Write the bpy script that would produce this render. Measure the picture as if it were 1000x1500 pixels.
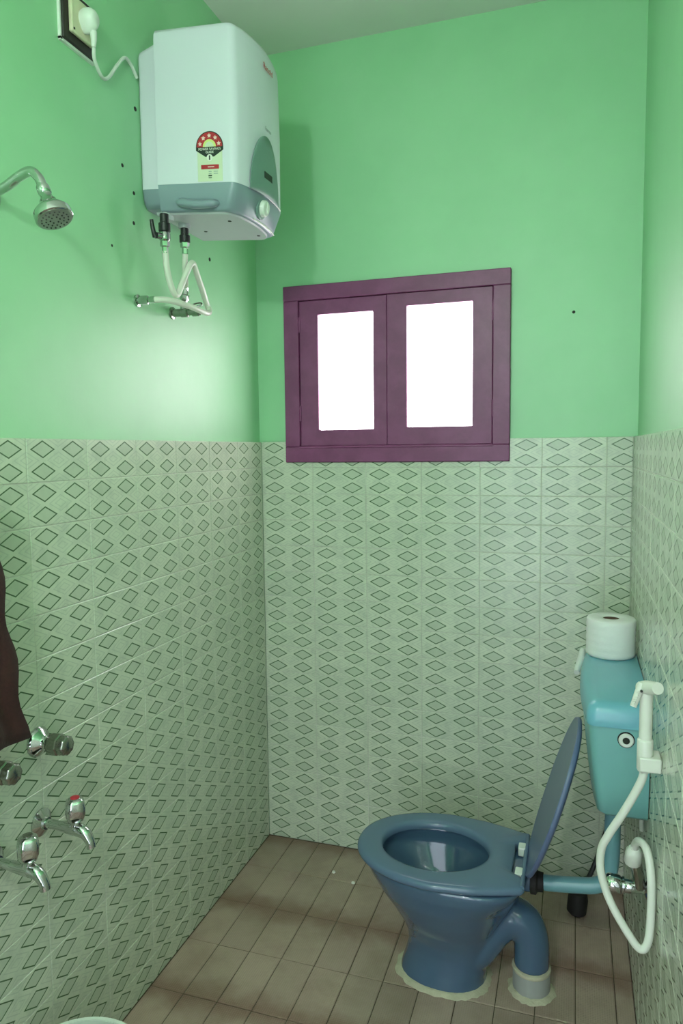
import bpy, bmesh, math, random
from mathutils import Vector, Matrix
R = random.Random(7)
for o in list(bpy.data.objects): bpy.data.objects.remove(o, do_unlink=True)
SC = bpy.context.scene
C = SC.collection

# ------------------------------------------------------------------ camera, world, exposure
CAM = (1.1025, -2.437, 1.4847); YAW, PITCH, ROLL, FPX = -0.3151, -0.0868, -0.0113, 1047.8
fw = Vector((math.sin(YAW)*math.cos(PITCH), math.cos(YAW)*math.cos(PITCH), math.sin(PITCH)))
rt = Vector((math.cos(YAW), -math.sin(YAW), 0)); up = rt.cross(fw)
rt2 = math.cos(ROLL)*rt + math.sin(ROLL)*up; up2 = -math.sin(ROLL)*rt + math.cos(ROLL)*up
cd = bpy.data.cameras.new('camera'); cam = bpy.data.objects.new('camera', cd); C.objects.link(cam)
cam.matrix_world = Matrix(((rt2.x, up2.x, -fw.x, CAM[0]), (rt2.y, up2.y, -fw.y, CAM[1]), (rt2.z, up2.z, -fw.z, CAM[2]), (0, 0, 0, 1)))
cd.sensor_fit = 'HORIZONTAL'; cd.sensor_width = 36; cd.lens = FPX*36/1000; cd.clip_start = 0.02
SC.camera = cam
W = bpy.data.worlds.new('doorway_fill'); SC.world = W; W.use_nodes = True
W.node_tree.nodes['Background'].inputs[0].default_value = (0.8, 0.9, 1, 1)
W.node_tree.nodes['Background'].inputs[1].default_value = 3.5     # ambient fill added through the open door, standing for an unseen bright room
SC.view_settings.view_transform = 'Standard'; SC.view_settings.look = 'None'
SC.view_settings.exposure = 0.33; SC.view_settings.gamma = 1.0; SC.view_settings.use_curve_mapping = False
PANE_STRENGTH = 7.6      # daylight glowing through the frosted panes
BULB_STRENGTH = 310.0     # bulb above the door behind the camera

# ------------------------------------------------------------------ materials
def lin(c):
    return tuple(((v/255)/12.92 if v/255 <= 0.04045 else ((v/255+0.055)/1.055)**2.4) for v in c)
class NT:
    def __init__(s, name):
        s.m = bpy.data.materials.new(name); s.m.use_nodes = True
        s.t = s.m.node_tree; s.b = s.t.nodes['Principled BSDF']
    def n(s, typ, **kw):
        x = s.t.nodes.new(typ)
        for k, v in kw.items(): setattr(x, k, v)
        return x
    def l(s, a, b): s.t.links.new(a, b)
    def math(s, op, a, b=None, c=None, clamp=False):
        x = s.n('ShaderNodeMath', operation=op); x.use_clamp = clamp
        for i, v in enumerate((a, b, c)):
            if v is None: continue
            if isinstance(v, (int, float)): x.inputs[i].default_value = v
            else: s.l(v, x.inputs[i])
        return x.outputs[0]
    def mix(s, fac, a, b):
        x = s.n('ShaderNodeMix', data_type='RGBA')
        for i, v in ((0, fac), (6, a), (7, b)):
            if isinstance(v, (int, float)): x.inputs[i].default_value = v
            elif isinstance(v, tuple): x.inputs[i].default_value = v+(1,) if len(v) == 3 else v
            else: s.l(v, x.inputs[i])
        return x.outputs[2]
    def coord(s, kind='Object'): return s.n('ShaderNodeTexCoord').outputs[kind]
    def noise(s, scale, detail=3, vec=None, rough=0.5, out=0):
        x = s.n('ShaderNodeTexNoise'); x.inputs['Scale'].default_value = scale; x.inputs['Detail'].default_value = detail
        x.inputs['Roughness'].default_value = rough
        if vec is not None: s.l(vec, x.inputs['Vector'])
        return x.outputs[out]
    def ramp(s, fac, lo, hi):
        x = s.n('ShaderNodeMapRange'); s.l(fac, x.inputs[0])
        x.inputs[1].default_value = lo; x.inputs[2].default_value = hi; x.interpolation_type = 'SMOOTHSTEP'
        return x.outputs[0]
    def bump(s, h, strength, dist=0.01):
        x = s.n('ShaderNodeBump'); x.inputs['Strength'].default_value = strength; x.inputs['Distance'].default_value = dist
        s.l(h, x.inputs['Height']); s.l(x.outputs[0], s.b.inputs['Normal'])
def plain(name, col, rough=0.5, metal=0.0, spec=0.5, var=0.06, scale=30, bump=0.0, coat=0.0):
    t = NT(name); t.b.inputs['Roughness'].default_value = rough; t.b.inputs['Metallic'].default_value = metal
    t.b.inputs['Specular IOR Level'].default_value = spec; t.b.inputs['Coat Weight'].default_value = coat
    f = t.noise(scale, 3, t.coord())
    t.l(t.mix(f, tuple(v*(1-var) for v in col), tuple(min(1, v*(1+var)) for v in col)), t.b.inputs['Base Color'])
    if bump: t.bump(t.noise(scale*4, 3, t.coord()), bump, 0.004)
    return t.m

def mat_plaster():
    t = NT('green_paint'); geo = t.n('ShaderNodeNewGeometry').outputs['Position']
    f = t.ramp(t.noise(2.2, 4, geo, 0.6), 0.35, 0.7)
    g = t.ramp(t.noise(23, 3, geo), 0.3, 0.7)
    c = t.mix(f, (0.275, 0.600, 0.320), (0.310, 0.640, 0.355))
    c = t.mix(t.math('MULTIPLY', g, 0.10), c, (0.36, 0.63, 0.40))
    t.l(c, t.b.inputs['Base Color']); t.b.inputs['Roughness'].default_value = 0.50; t.b.inputs['Specular IOR Level'].default_value = 1.0; t.b.inputs['Coat Weight'].default_value = 0.55; t.b.inputs['Coat Roughness'].default_value = 0.5
    t.bump(t.noise(9, 5, geo, 0.6), 0.12, 0.01)
    return t.m
def mat_ceiling():
    t = NT('ceiling_whitewash'); geo = t.n('ShaderNodeNewGeometry').outputs['Position']
    f = t.noise(3, 4, geo)
    t.l(t.mix(f, (0.70, 0.70, 0.66), (0.78, 0.78, 0.74)), t.b.inputs['Base Color']); t.b.inputs['Roughness'].default_value = 0.85
    return t.m
def mat_tile():
    t = NT('diamond_print_glazed_tile'); co = t.coord()
    sep = t.n('ShaderNodeSeparateXYZ'); t.l(co, sep.inputs[0])
    CW, CH, A, B = 0.1, 0.048, 0.0385, 0.0196
    def dist(v, cell): return t.math('MULTIPLY', t.math('ABSOLUTE', t.math('SUBTRACT', t.math('FRACT', t.math('ADD', t.math('DIVIDE', v, cell), 4.0)), 0.5)), cell)
    pu = dist(sep.outputs[0], CW); pv = dist(sep.outputs[2], CH)
    d = t.math('ADD', t.math('DIVIDE', pu, A), t.math('DIVIDE', pv, B))
    d2 = t.math('ADD', t.math('DIVIDE', t.math('SUBTRACT', CW/2, pu), A), t.math('DIVIDE', t.math('SUBTRACT', CH/2, pv), B))
    inner = t.math('LESS_THAN', d, 0.835)
    line = t.math('SUBTRACT', t.math('LESS_THAN', d, 1.0), inner)
    hair = t.math('LESS_THAN', t.math('ABSOLUTE', t.math('SUBTRACT', d2, 0.92)), 0.06)
    hair2 = t.math('LESS_THAN', t.math('ABSOLUTE', t.math('SUBTRACT', d2, 0.45)), 0.06)
    rnd = t.n('ShaderNodeObjectInfo').outputs['Random']
    add = t.n('ShaderNodeVectorMath', operation='ADD'); t.l(co, add.inputs[0])
    cmb = t.n('ShaderNodeCombineXYZ'); t.l(t.math('MULTIPLY', rnd, 9.0), cmb.inputs[1]); t.l(cmb.outputs[0], add.inputs[1])
    vein = t.ramp(t.noise(28, 5, add.outputs[0], 0.65), 0.42, 0.68)
    base = t.mix(rnd, (0.605, 0.65, 0.525), (0.665, 0.70, 0.570))
    base = t.mix(t.math('MULTIPLY', vein, 0.38), base, (0.40, 0.45, 0.38))
    c = t.mix(t.math('MULTIPLY', t.math('ADD', hair, hair2), 0.30), base, (0.30, 0.36, 0.31))
    c = t.mix(inner, c, t.mix(t.math('MULTIPLY', vein, 0.3), (0.525, 0.580, 0.460), (0.40, 0.46, 0.36)))
    c = t.mix(line, c, t.mix(vein, (0.080, 0.140, 0.070), (0.11, 0.175, 0.10)))
    t.l(c, t.b.inputs['Base Color'])
    t.b.inputs['Roughness'].default_value = 0.24; t.b.inputs['Specular IOR Level'].default_value = 0.5
    t.bump(t.noise(35, 4, add.outputs[0]), 0.14, 0.004)
    return t.m
def mat_floor_tile():
    t = NT('antiskid_floor_tile'); co = t.coord(); geo = t.n('ShaderNodeNewGeometry').outputs['Position']
    sep = t.n('ShaderNodeSeparateXYZ'); t.l(co, sep.inputs[0])
    rnd = t.n('ShaderNodeObjectInfo').outputs['Random']
    g = t.ramp(t.math('ADD', sep.outputs[1], t.math('MULTIPLY', t.math('SUBTRACT', t.noise(14, 3, geo), 0.5), 0.10)), 0.015, 0.105)
    st = t.ramp(t.noise(5.5, 5, geo, 0.65), 0.38, 0.70)
    c = t.mix(rnd, (0.395, 0.295, 0.238), (0.465, 0.345, 0.278))
    c = t.mix(t.math('MULTIPLY', g, 0.78), c, (0.200, 0.105, 0.072))
    c = t.mix(t.math('MULTIPLY', st, 0.42), c, (0.225, 0.148, 0.105))
    t.l(c, t.b.inputs['Base Color']); t.b.inputs['Roughness'].default_value = 0.38
    # small raised lozenges of the anti-skid face
    k = 2*math.pi/0.012
    a = t.math('SINE', t.math('MULTIPLY', t.math('ADD', sep.outputs[0], sep.outputs[1]), k))
    b = t.math('SINE', t.math('MULTIPLY', t.math('SUBTRACT', sep.outputs[0], sep.outputs[1]), k))
    t.bump(t.math('MULTIPLY', a, b), 0.35, 0.0015)
    return t.m
def mat_wood():
    t = NT('maroon_painted_wood'); geo = t.n('ShaderNodeNewGeometry').outputs['Position']
    f = t.ramp(t.noise(12, 5, geo, 0.6), 0.35, 0.7)
    t.l(t.mix(f, (0.205, 0.048, 0.140), (0.255, 0.066, 0.180)), t.b.inputs['Base Color'])
    t.b.inputs['Roughness'].default_value = 0.38; t.b.inputs['Specular IOR Level'].default_value = 0.4
    t.bump(t.noise(40, 4, geo), 0.15, 0.004)
    return t.m
def mat_emit(name, col, strength):
    t = NT(name); t.b.inputs['Base Color'].default_value = col+(1,)
    t.b.inputs['Emission Color'].default_value = col+(1,); t.b.inputs['Emission Strength'].default_value = strength
    t.b.inputs['Roughness'].default_value = 0.4
    return t.m
def mat_towel():
    t = NT('maroon_terry'); co = t.coord(); f = t.noise(160, 4, co); g = t.noise(18, 3, co)
    c = t.mix(f, (0.022, 0.005, 0.005), (0.070, 0.016, 0.013))
    t.l(t.mix(t.math('MULTIPLY', g, 0.5), c, (0.024, 0.007, 0.007)), t.b.inputs['Base Color'])
    t.b.inputs['Roughness'].default_value = 0.95; t.b.inputs['Sheen Weight'].default_value = 0.05
    t.bump(f, 0.35, 0.002); return t.m
def mat_grout():
    t = NT('grout'); geo = t.n('ShaderNodeNewGeometry').outputs['Position']
    f = t.ramp(t.noise(7, 5, geo, 0.7), 0.3, 0.75)
    t.l(t.mix(f, (0.66, 0.66, 0.60), (0.48, 0.48, 0.40)), t.b.inputs['Base Color']); t.b.inputs['Roughness'].default_value = 0.8
    return t.m
M = dict(
    plaster=mat_plaster(), ceiling=mat_ceiling(), tile=mat_tile(), ftile=mat_floor_tile(), wood=mat_wood(), grout=mat_grout(), towel=mat_towel(),
    fgrout=plain('floor_grout', (0.10, 0.075, 0.05), 0.9, var=0.4, scale=12),
    pane=mat_emit('frosted_glass_daylight', (1.0, 0.955, 0.995), PANE_STRENGTH),
    bulb=mat_emit('bulb_glow', (0.96, 0.97, 1.0), BULB_STRENGTH),
    chrome=plain('chrome', (0.54, 0.55, 0.545), 0.09, 1.0, var=0.04),
    old_chrome=plain('dull_chrome', (0.33, 0.33, 0.30), 0.24, 1.0, var=0.25, scale=60),
    white_plastic=plain('white_plastic', (0.72, 0.75, 0.70), 0.32, var=0.03),
    heater_white=plain('heater_white_shell', (0.70, 0.69, 0.785), 0.25, var=0.015, scale=5),
    heater_grey=plain('heater_grey_trim', (0.235, 0.295, 0.345), 0.32, var=0.03, scale=8),
    heater_under=plain('heater_underside', (0.44, 0.45, 0.48), 0.4, var=0.04),
    badge=plain('badge_grey', (0.17, 0.27, 0.245), 0.38, var=0.03),
    black=plain('black_plastic', (0.012, 0.012, 0.014), 0.4, var=0.1),
    rubber=plain('black_rubber', (0.013, 0.011, 0.010), 0.7, var=0.2),
    red=plain('red_print', (0.45, 0.02, 0.035), 0.4, var=0.02),
    label=plain('sticker_pale_green', (0.64, 0.68, 0.52), 0.5, var=0.02),
    label_dark=plain('sticker_black', (0.012, 0.022, 0.018), 0.5, var=0.02),
    label_white=plain('sticker_white', (0.82, 0.80, 0.74), 0.5, var=0.02),
    label_pink=plain('sticker_star', (0.88, 0.60, 0.56), 0.5, var=0.02),
    label_yellow=plain('sticker_yellow', (0.66, 0.72, 0.25), 0.5, var=0.02),
    grey_print=plain('grey_print', (0.26, 0.33, 0.31), 0.5, var=0.02),
    hose=plain('white_hose', (0.70, 0.69, 0.62), 0.30, var=0.05),
    bidet=plain('bidet_white', (0.76, 0.78, 0.70), 0.28, var=0.03),
    pan=plain('blue_ceramic', (0.066, 0.120, 0.200), 0.10, var=0.06, scale=6, coat=0.4),
    seat=plain('blue_seat_plastic', (0.105, 0.168, 0.258), 0.24, var=0.04, scale=10),
    lid=plain('blue_lid_plastic', (0.110, 0.150, 0.270), 0.32, var=0.06, scale=14),
    tank=plain('turquoise_tank', (0.185, 0.430, 0.430), 0.33, var=0.06, scale=7),
    tank_lid=plain('turquoise_tank_lid', (0.165, 0.430, 0.530), 0.24, var=0.06, scale=7),
    pipe=plain('turquoise_pipe', (0.165, 0.360, 0.400), 0.3, var=0.08, scale=20),
    grey_pipe=plain('grey_pvc', (0.33, 0.34, 0.32), 0.55, var=0.12, scale=20),
    cement=plain('cement', (0.50, 0.47, 0.34), 0.9, var=0.25, scale=40, bump=0.5),
    paper=plain('tissue_paper', (0.80, 0.80, 0.78), 0.95, var=0.02, scale=40, bump=0.15),
    core=plain('cardboard', (0.16, 0.11, 0.075), 0.9, var=0.1),
    cream=plain('cream_socket', (0.66, 0.62, 0.44), 0.4, var=0.05),
    socket_black=plain('socket_plate', (0.022, 0.016, 0.015), 0.5, var=0.3),
    bucket=plain('bucket_plastic', (0.60, 0.68, 0.58), 0.4, var=0.05),
    hole=plain('drill_hole', (0.02, 0.022, 0.018), 0.9, var=0.2),
    door=plain('door_paint', (0.30, 0.32, 0.28), 0.5, var=0.08),
    steel=plain('zinc', (0.45, 0.46, 0.46), 0.3, 1.0, var=0.1),
)
t = NT('water'); t.b.inputs['Base Color'].default_value = (0.55, 0.75, 0.85, 1); t.b.inputs['Transmission Weight'].default_value = 0.9
t.b.inputs['Roughness'].default_value = 0.03; t.b.inputs['IOR'].default_value = 1.33; M['water'] = t.m

# ------------------------------------------------------------------ mesh helpers
def wloc(o):
    v = Vector((0, 0, 0))
    while o is not None: v += o.location; o = o.parent
    return v
def frame(d):
    d = Vector(d).normalized(); a = Vector((0, 0, 1)) if abs(d.z) < 0.9 else Vector((1, 0, 0))
    u = d.cross(a).normalized(); return d, u, d.cross(u).normalized()
class MB:
    def __init__(s): s.v = []; s.f = []
    def loft(s, rings, cap0=True, cap1=True, closed=False):
        n = len(rings[0]); b = len(s.v)
        for r in rings: s.v += [Vector(p) for p in r]
        m = len(rings)
        for i in range(m if closed else m-1):
            j = (i+1) % m
            for k in range(n):
                s.f.append((b+i*n+k, b+i*n+(k+1) % n, b+j*n+(k+1) % n, b+j*n+k))
        if not closed:
            if cap0: s.f.append(tuple(b+k for k in range(n))[::-1])
            if cap1: s.f.append(tuple(b+(m-1)*n+k for k in range(n)))
        return s
    def box(s, lo, hi):
        x0, y0, z0 = lo; x1, y1, z1 = hi
        return s.loft([[(x0, y0, z0), (x1, y0, z0), (x1, y1, z0), (x0, y1, z0)], [(x0, y0, z1), (x1, y0, z1), (x1, y1, z1), (x0, y1, z1)]])
    def lathe(s, o, d, prof, seg=32, cap0=True, cap1=True):
        d, u, w = frame(d); o = Vector(o)
        return s.loft([[o+d*h+(u*math.cos(a)+w*math.sin(a))*max(r, 1e-4) for a in [2*math.pi*k/seg for k in range(seg)]] for r, h in prof], cap0, cap1)
    def cyl(s, p0, p1, r, r1=None, seg=24):
        p0 = Vector(p0); p1 = Vector(p1); return s.lathe(p0, p1-p0, [(r, 0), (r if r1 is None else r1, (p1-p0).length)], seg)
    def tube(s, pts, r, seg=16, n=10):
        P = spline(pts, n) if n > 1 else [Vector(p) for p in pts]
        m = len(P); rr = r if isinstance(r, (list, tuple)) else [r, r]
        rings = []; u = None
        for i, p in enumerate(P):
            d = (P[min(i+1, m-1)]-P[max(i-1, 0)]).normalized()
            if u is None: u = frame(d)[1]
            u = (u-d*u.dot(d)).normalized(); w = d.cross(u)
            f = i/(m-1)*(len(rr)-1); k = min(int(f), len(rr)-2); rad = rr[k]+(rr[k+1]-rr[k])*(f-k)
            rings.append([p+(u*math.cos(a)+w*math.sin(a))*rad for a in [2*math.pi*q/seg for q in range(seg)]])
        return s.loft(rings)
    def poly(s, pts, off):
        off = Vector(off); return s.loft([[Vector(p) for p in pts], [Vector(p)+off for p in pts]])
    def face(s, pts):
        b = len(s.v); s.v += [Vector(p) for p in pts]; s.f.append(tuple(range(b, b+len(pts)))); return s
    def build(s, name, mat, parent=None, loc=None, bevel=0, smooth=40, subsurf=0, seg=2, merge=False):
        me = bpy.data.meshes.new(name)
        base = wloc(parent) if parent is not None else Vector((0, 0, 0))
        off = base+(Vector(loc) if loc is not None else Vector((0, 0, 0)))
        me.from_pydata([tuple(v-off) for v in s.v], [], s.f)
        bm = bmesh.new(); bm.from_mesh(me)
        if merge: bmesh.ops.remove_doubles(bm, verts=bm.verts, dist=2e-6)
        bmesh.ops.recalc_face_normals(bm, faces=bm.faces); bm.to_mesh(me); bm.free()
        me.materials.append(M[mat] if isinstance(mat, str) else mat)
        me.polygons.foreach_set('use_smooth', [True]*len(me.polygons)); me.set_sharp_from_angle(angle=math.radians(smooth))
        o = bpy.data.objects.new(name, me); C.objects.link(o); o.parent = parent
        if loc is not None: o.location = loc
        if bevel:
            b = o.modifiers.new('bevel', 'BEVEL'); b.width = bevel; b.segments = seg; b.limit_method = 'ANGLE'; b.angle_limit = math.radians(40)
        if subsurf:
            b = o.modifiers.new('sub', 'SUBSURF'); b.levels = subsurf; b.render_levels = subsurf
        return o
def spline(pts, n):
    P = [Vector(p) for p in pts]; Q = [P[0]*2-P[1]]+P+[P[-1]*2-P[-2]]; out = []
    for i in range(1, len(Q)-2):
        a, b, c, d = Q[i-1:i+3]
        for k in range(n):
            t = k/n
            out.append(0.5*((2*b)+(c-a)*t+(2*a-5*b+4*c-d)*t*t+(-a+3*b-3*c+d)*t**3))
    return out+[P[-1]]
def rrect(x0, x1, y0, y1, r, n=5):
    pts = []
    for cx, cy, a0 in ((x1-r, y0+r, -90), (x1-r, y1-r, 0), (x0+r, y1-r, 90), (x0+r, y0+r, 180)):
        for k in range(n+1):
            a = math.radians(a0+90*k/n); pts.append((cx+r*math.cos(a), cy+r*math.sin(a)))
    return pts
def thing(name, loc, label, cat, group=None):
    o = bpy.data.objects.new(name, None); C.objects.link(o); o.location = loc; o.empty_display_size = 0.05
    return tag(o, label, cat, group)
def tag(o, label, cat, group=None):
    o['label'] = label; o['category'] = cat
    if group: o['group'] = group
    return o
def struct(o, label=None):
    o['kind'] = 'structure'
    if label: o['label'] = label
    return o
def text(s, name, size, mat, parent, M4, ext=0.0002, sx=1.0):
    cu = bpy.data.curves.new(name, 'FONT'); cu.body = s; cu.size = size; cu.align_x = 'CENTER'; cu.align_y = 'CENTER'; cu.extrude = ext
    tmp = bpy.data.objects.new(name, cu); C.objects.link(tmp)
    bpy.context.view_layer.update()
    me = bpy.data.meshes.new_from_object(tmp.evaluated_get(bpy.context.evaluated_depsgraph_get()))
    bpy.data.objects.remove(tmp, do_unlink=True)
    me.transform(Matrix.Diagonal((sx, 1, 1, 1))); me.transform(M4); me.transform(Matrix.Translation(-wloc(parent)))
    me.materials.clear(); me.materials.append(M[mat])
    o = bpy.data.objects.new(name, me); C.objects.link(o); o.parent = parent
    return o
def axes(o, x, y):
    x = Vector(x).normalized(); y = Vector(y).normalized(); z = x.cross(y)
    return Matrix(((x.x, y.x, z.x, o[0]), (x.y, y.y, z.y, o[1]), (x.z, y.z, z.z, o[2]), (0, 0, 0, 1)))

# ------------------------------------------------------------------ the room shell
XR, ZT, ZC, YF, PL = 1.278, 1.517, 2.875, -2.75, 0.013     # right tile face, tile top, ceiling, front wall, plaster recess
WX0, WX1, WZ0, WZ1 = 0.101, 0.897, 1.441, 2.066            # window opening
floor = struct(MB().box((-PL-0.15, YF-1.2, -0.12), (XR+PL+0.15, PL+0.15, -0.0025)).build('floor', 'fgrout'), 'brown tiled bathroom floor')
struct(MB().box((-PL-0.15, YF-0.15, ZC), (XR+PL+0.15, PL+0.15, ZC+0.1)).build('ceiling', 'ceiling'), 'plain whitewashed ceiling')
yb = PL
b = MB().box((-PL-0.15, yb, 0), (WX0, yb+0.15, ZC)).box((WX1, yb, 0), (XR+PL+0.15, yb+0.15, ZC)).box((WX0, yb, 0), (WX1, yb+0.15, WZ0)).box((WX0, yb, WZ1), (WX1, yb+0.15, ZC))
wall_back = struct(b.build('wall_back', 'plaster', smooth=10), 'green painted end wall with tiled lower half')
wall_left = struct(MB().box((-PL-0.15, YF, 0), (-PL, yb, ZC)).build('wall_left', 'plaster'), 'green painted wall with water heater, tiled below')
wall_right = struct(MB().box((XR+PL, YF, 0), (XR+PL+0.15, yb, ZC)).build('wall_right', 'plaster'), 'green painted wall behind the cistern, tiled below')
b = MB().box((-PL, YF-0.15, 0), (0.42, YF, ZC)).box((1.20, YF-0.15, 0), (XR+PL, YF, ZC)).box((0.42, YF-0.15, 2.02), (1.20, YF, ZC))  # unseen doorway left open to let the added ambient fill in
struct(b.build('wall_front', 'plaster', smooth=10), 'green painted wall around the door')
door = struct(MB().box((1.205, YF-0.95, 0.002), (1.245, YF-0.17, 2.01)).build('door_1', 'door', bevel=0.002), 'plain pale door standing open')
MB().lathe((1.205, YF-0.88, 1.0), (-1, 0, 0), [(0.02, 0), (0.02, 0.006), (0.008, 0.01), (0.008, 0.03), (0.022, 0.036), (0.022, 0.05), (0.01, 0.058)]).build('door_handle', 'steel', door)
# grout beds behind the tiles
b = MB().box((0, 0.0014, 0), (WX0-0.001, yb, ZT-0.002)).box((WX0-0.001, 0.0014, 0), (WX1+0.001, yb, WZ0-0.002)).box((WX1+0.001, 0.0014, 0), (XR, yb, ZT-0.002))
b.build('grout_bed', 'grout', wall_back, smooth=10)
MB().box((-PL, YF, 0), (-0.0014, 0.0014, ZT-0.002)).build('grout_bed', 'grout', wall_left)
MB().box((XR+0.0014, YF, 0), (XR+PL, 0.0014, ZT-0.002)).build('grout_bed', 'grout', wall_right)

TW, TH, GAP, TD = 0.2, 0.096, 0.0009, 0.011
cache = {}
def tile_mesh(x0, x1, z0, z1):
    key = (round(x0, 4), round(x1, 4), round(z0, 4), round(z1, 4))
    if key not in cache:
        b = MB(); c = 0.0012
        r = lambda i, y: [(x0+GAP+i, y, z0+GAP+i), (x1-GAP-i, y, z0+GAP+i), (x1-GAP-i, y, z1-GAP-i), (x0+GAP+i, y, z1-GAP-i)]
        b.loft([r(0, TD), r(0, c), r(c, 0)], cap0=False)
        me = bpy.data.meshes.new('wall_tile'); me.from_pydata([tuple(v) for v in b.v], [], b.f); me.materials.append(M['tile'])
        cache[key] = me
    return cache[key]
def tile_obj(me, parent, loc, rz):
    o = bpy.data.objects.new('wall_tile', me); C.objects.link(o); o.parent = parent; o.location = loc
    o.rotation_euler = (R.gauss(0, 0.0022), R.gauss(0, 0.0008), rz+R.gauss(0, 0.0022))
ROWS = 16
for j in range(ROWS):
    zc = ZT-TH*(j+0.5); zlo = max(zc-TH/2, 0.0)-zc
    for i in range(7):                                               # end wall
        xc = TW*(i+0.5); xhi = min(xc+TW/2, XR)-xc
        if j == 0 and i in (1, 2, 3): me = tile_mesh(-TW/2, TW/2, -TH/2, WZ0-zc)
        elif j == 0 and i in (0, 4):                                 # notched round the window frame
            e = WZ0-zc; g = GAP; w = (WX0 if i == 0 else WX1)-xc
            if i == 0: P = [(-TW/2+g, -TH/2+g), (TW/2-g, -TH/2+g), (TW/2-g, e-g), (w-g, e-g), (w-g, TH/2-g), (-TW/2+g, TH/2-g)]
            else: P = [(-TW/2+g, -TH/2+g), (TW/2-g, -TH/2+g), (TW/2-g, TH/2-g), (w+g, TH/2-g), (w+g, e-g), (-TW/2+g, e-g)]
            b = MB().poly([(x, 0, z) for x, z in P], (0, TD, 0)); me = bpy.data.meshes.new('wall_tile')
            me.from_pydata([tuple(v) for v in b.v], [], b.f); me.materials.append(M['tile'])
        else: me = tile_mesh(-TW/2, xhi, zlo, TH/2)
        tile_obj(me, wall_back, (xc, 0, zc), 0)
    for i in range(14):                                              # the two side walls
        yc = -TW*(i+0.5); e = max(yc-TW/2, YF)-yc
        tile_obj(tile_mesh(e, TW/2, zlo, TH/2), wall_left, (0, yc, zc), math.pi/2)
        tile_obj(tile_mesh(-TW/2, -e, zlo, TH/2), wall_right, (XR, yc, zc), -math.pi/2)
fcache = {}
FW, FL = 0.1025, 0.205
for j in range(14):
    for i in range(13):
        x0 = FW*i; x1 = min(FW*(i+1), XR); y1 = -FL*j-0.001; y0 = max(y1-FL, YF)
        fl = j % 2 == 0                                              # alternate courses are laid the other way round
        key = (round(x1-x0, 3), round(y1-y0, 3)); g = 0.0013
        if key not in fcache:
            hx, hy = (x1-x0)/2-g, (y1-y0)/2-g; b = MB(); c = 0.0015
            rr = lambda i, z: [(-hx+i, -hy+i, z), (hx-i, -hy+i, z), (hx-i, hy-i, z), (-hx+i, hy-i, z)]
            b.loft([rr(0, -0.008), rr(0, -c), rr(c, 0)], cap0=False)
            me = bpy.data.meshes.new('floor_tile'); me.from_pydata([tuple(v) for v in b.v], [], b.f); me.materials.append(M['ftile']); fcache[key] = me
        o = bpy.data.objects.new('floor_tile', fcache[key]); C.objects.link(o); o.parent = floor
        o.location = ((x0+x1)/2, (y0+y1)/2, 0); o.rotation_euler = (R.gauss(0, 0.003), R.gauss(0, 0.003), 0 if fl else math.pi)
for x, y in ((0.318, -0.165), (0.402, -0.205)):
    MB().lathe((x, y, 0.0), (0, 0, 1), [(0.007, 0), (0.006, 0.004), (0.002, 0.006)], 9).build('paint_chip', 'label_white', floor)
# drill holes and marks in the paint
for y, z, r in ((-0.796, 2.218, .005), (-0.754, 2.086, .005), (-0.729, 2.385, .006), (-0.34, 2.093, .006), (-0.749, 2.164, .005), (-0.853, 2.003, .0035), (-0.50, 2.145, .005)):
    MB().lathe((-PL, y, z), (1, 0, 0), [(r, -0.001), (r, 0.0006), (r*0.6, 0.0008)], 12).build('wall_plug', 'hole', wall_left)
MB().lathe((1.092, PL, 1.915), (0, -1, 0), [(0.005, -0.001), (0.005, 0.0006), (0.003, 0.0008)], 12).build('wall_plug', 'hole', wall_back)

# ------------------------------------------------------------------ window
win = thing('window_1', (0.5, 0, WZ0), 'maroon wooden two-pane window with glowing frosted glass', 'window'); del win['category']; struct(win)
FWd = 0.056; fy0, fy1 = -0.013, 0.075
b = MB().box((WX0, fy0, WZ1-FWd+0.004), (WX1, fy1, WZ1)).box((WX0, fy0, WZ0), (WX1, fy1, WZ0+FWd))
b.box((WX0, fy0+0.0008, WZ0+FWd), (WX0+FWd, fy1, WZ1-FWd+0.004)).box((WX1-FWd, fy0+0.0008, WZ0+FWd), (WX1, fy1, WZ1-FWd+0.004))
b.build('window_frame', 'wood', win, bevel=0.0025)
def sash(x0, x1, z0, z1, px0, px1, pz0, pz1, y0, hx):
    y1 = y0+0.03
    q4 = lambda a0, a1, c0, c1, y: [(a0, y, c0), (a1, y, c0), (a1, y, c1), (a0, y, c1)]
    b = MB().loft([q4(x0, x1, z0, z1, y1), q4(x0, x1, z0, z1, y0), q4(px0, px1, pz0, pz1, y0), q4(px0, px1, pz0, pz1, y1)], closed=True)
    s = b.build('sash', 'wood', win, bevel=0.002)
    MB().box((px0-0.004, y0+0.019, pz0-0.004), (px1+0.004, y0+0.023, pz1+0.004)).build('pane', 'pane', s)
    for hz in (z0+0.09, z1-0.11):
        h = MB().cyl((hx, y0-0.001, hz), (hx, y0-0.001, hz+0.055), 0.0035, seg=12); h.build('hinge', 'wood', s)
zs0, zs1 = WZ0+FWd+0.002, WZ1-FWd+0.0025
sash(WX0+FWd+0.0015, 0.4795, zs0, zs1, 0.228, 0.431, 1.556, 1.962, -0.004, WX0+FWd+0.002)
sash(0.481, WX1-FWd-0.0015, zs0, zs1, 0.551, 0.774, 1.560, 1.970, -0.007, WX1-FWd-0.001)
MB().box((WX0+FWd-0.002, -0.016, WZ0+FWd-0.006), (WX1-FWd+0.002, -0.005, WZ0+FWd+0.0015)).build('drip_bead', 'wood', win, bevel=0.002)
MB().box((WX0, fy1+0.0, WZ0), (WX1, fy1+0.006, WZ1)).build('leak_blocker', 'wood', win)  # unseen board added behind the panes to stop light leaking

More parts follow.
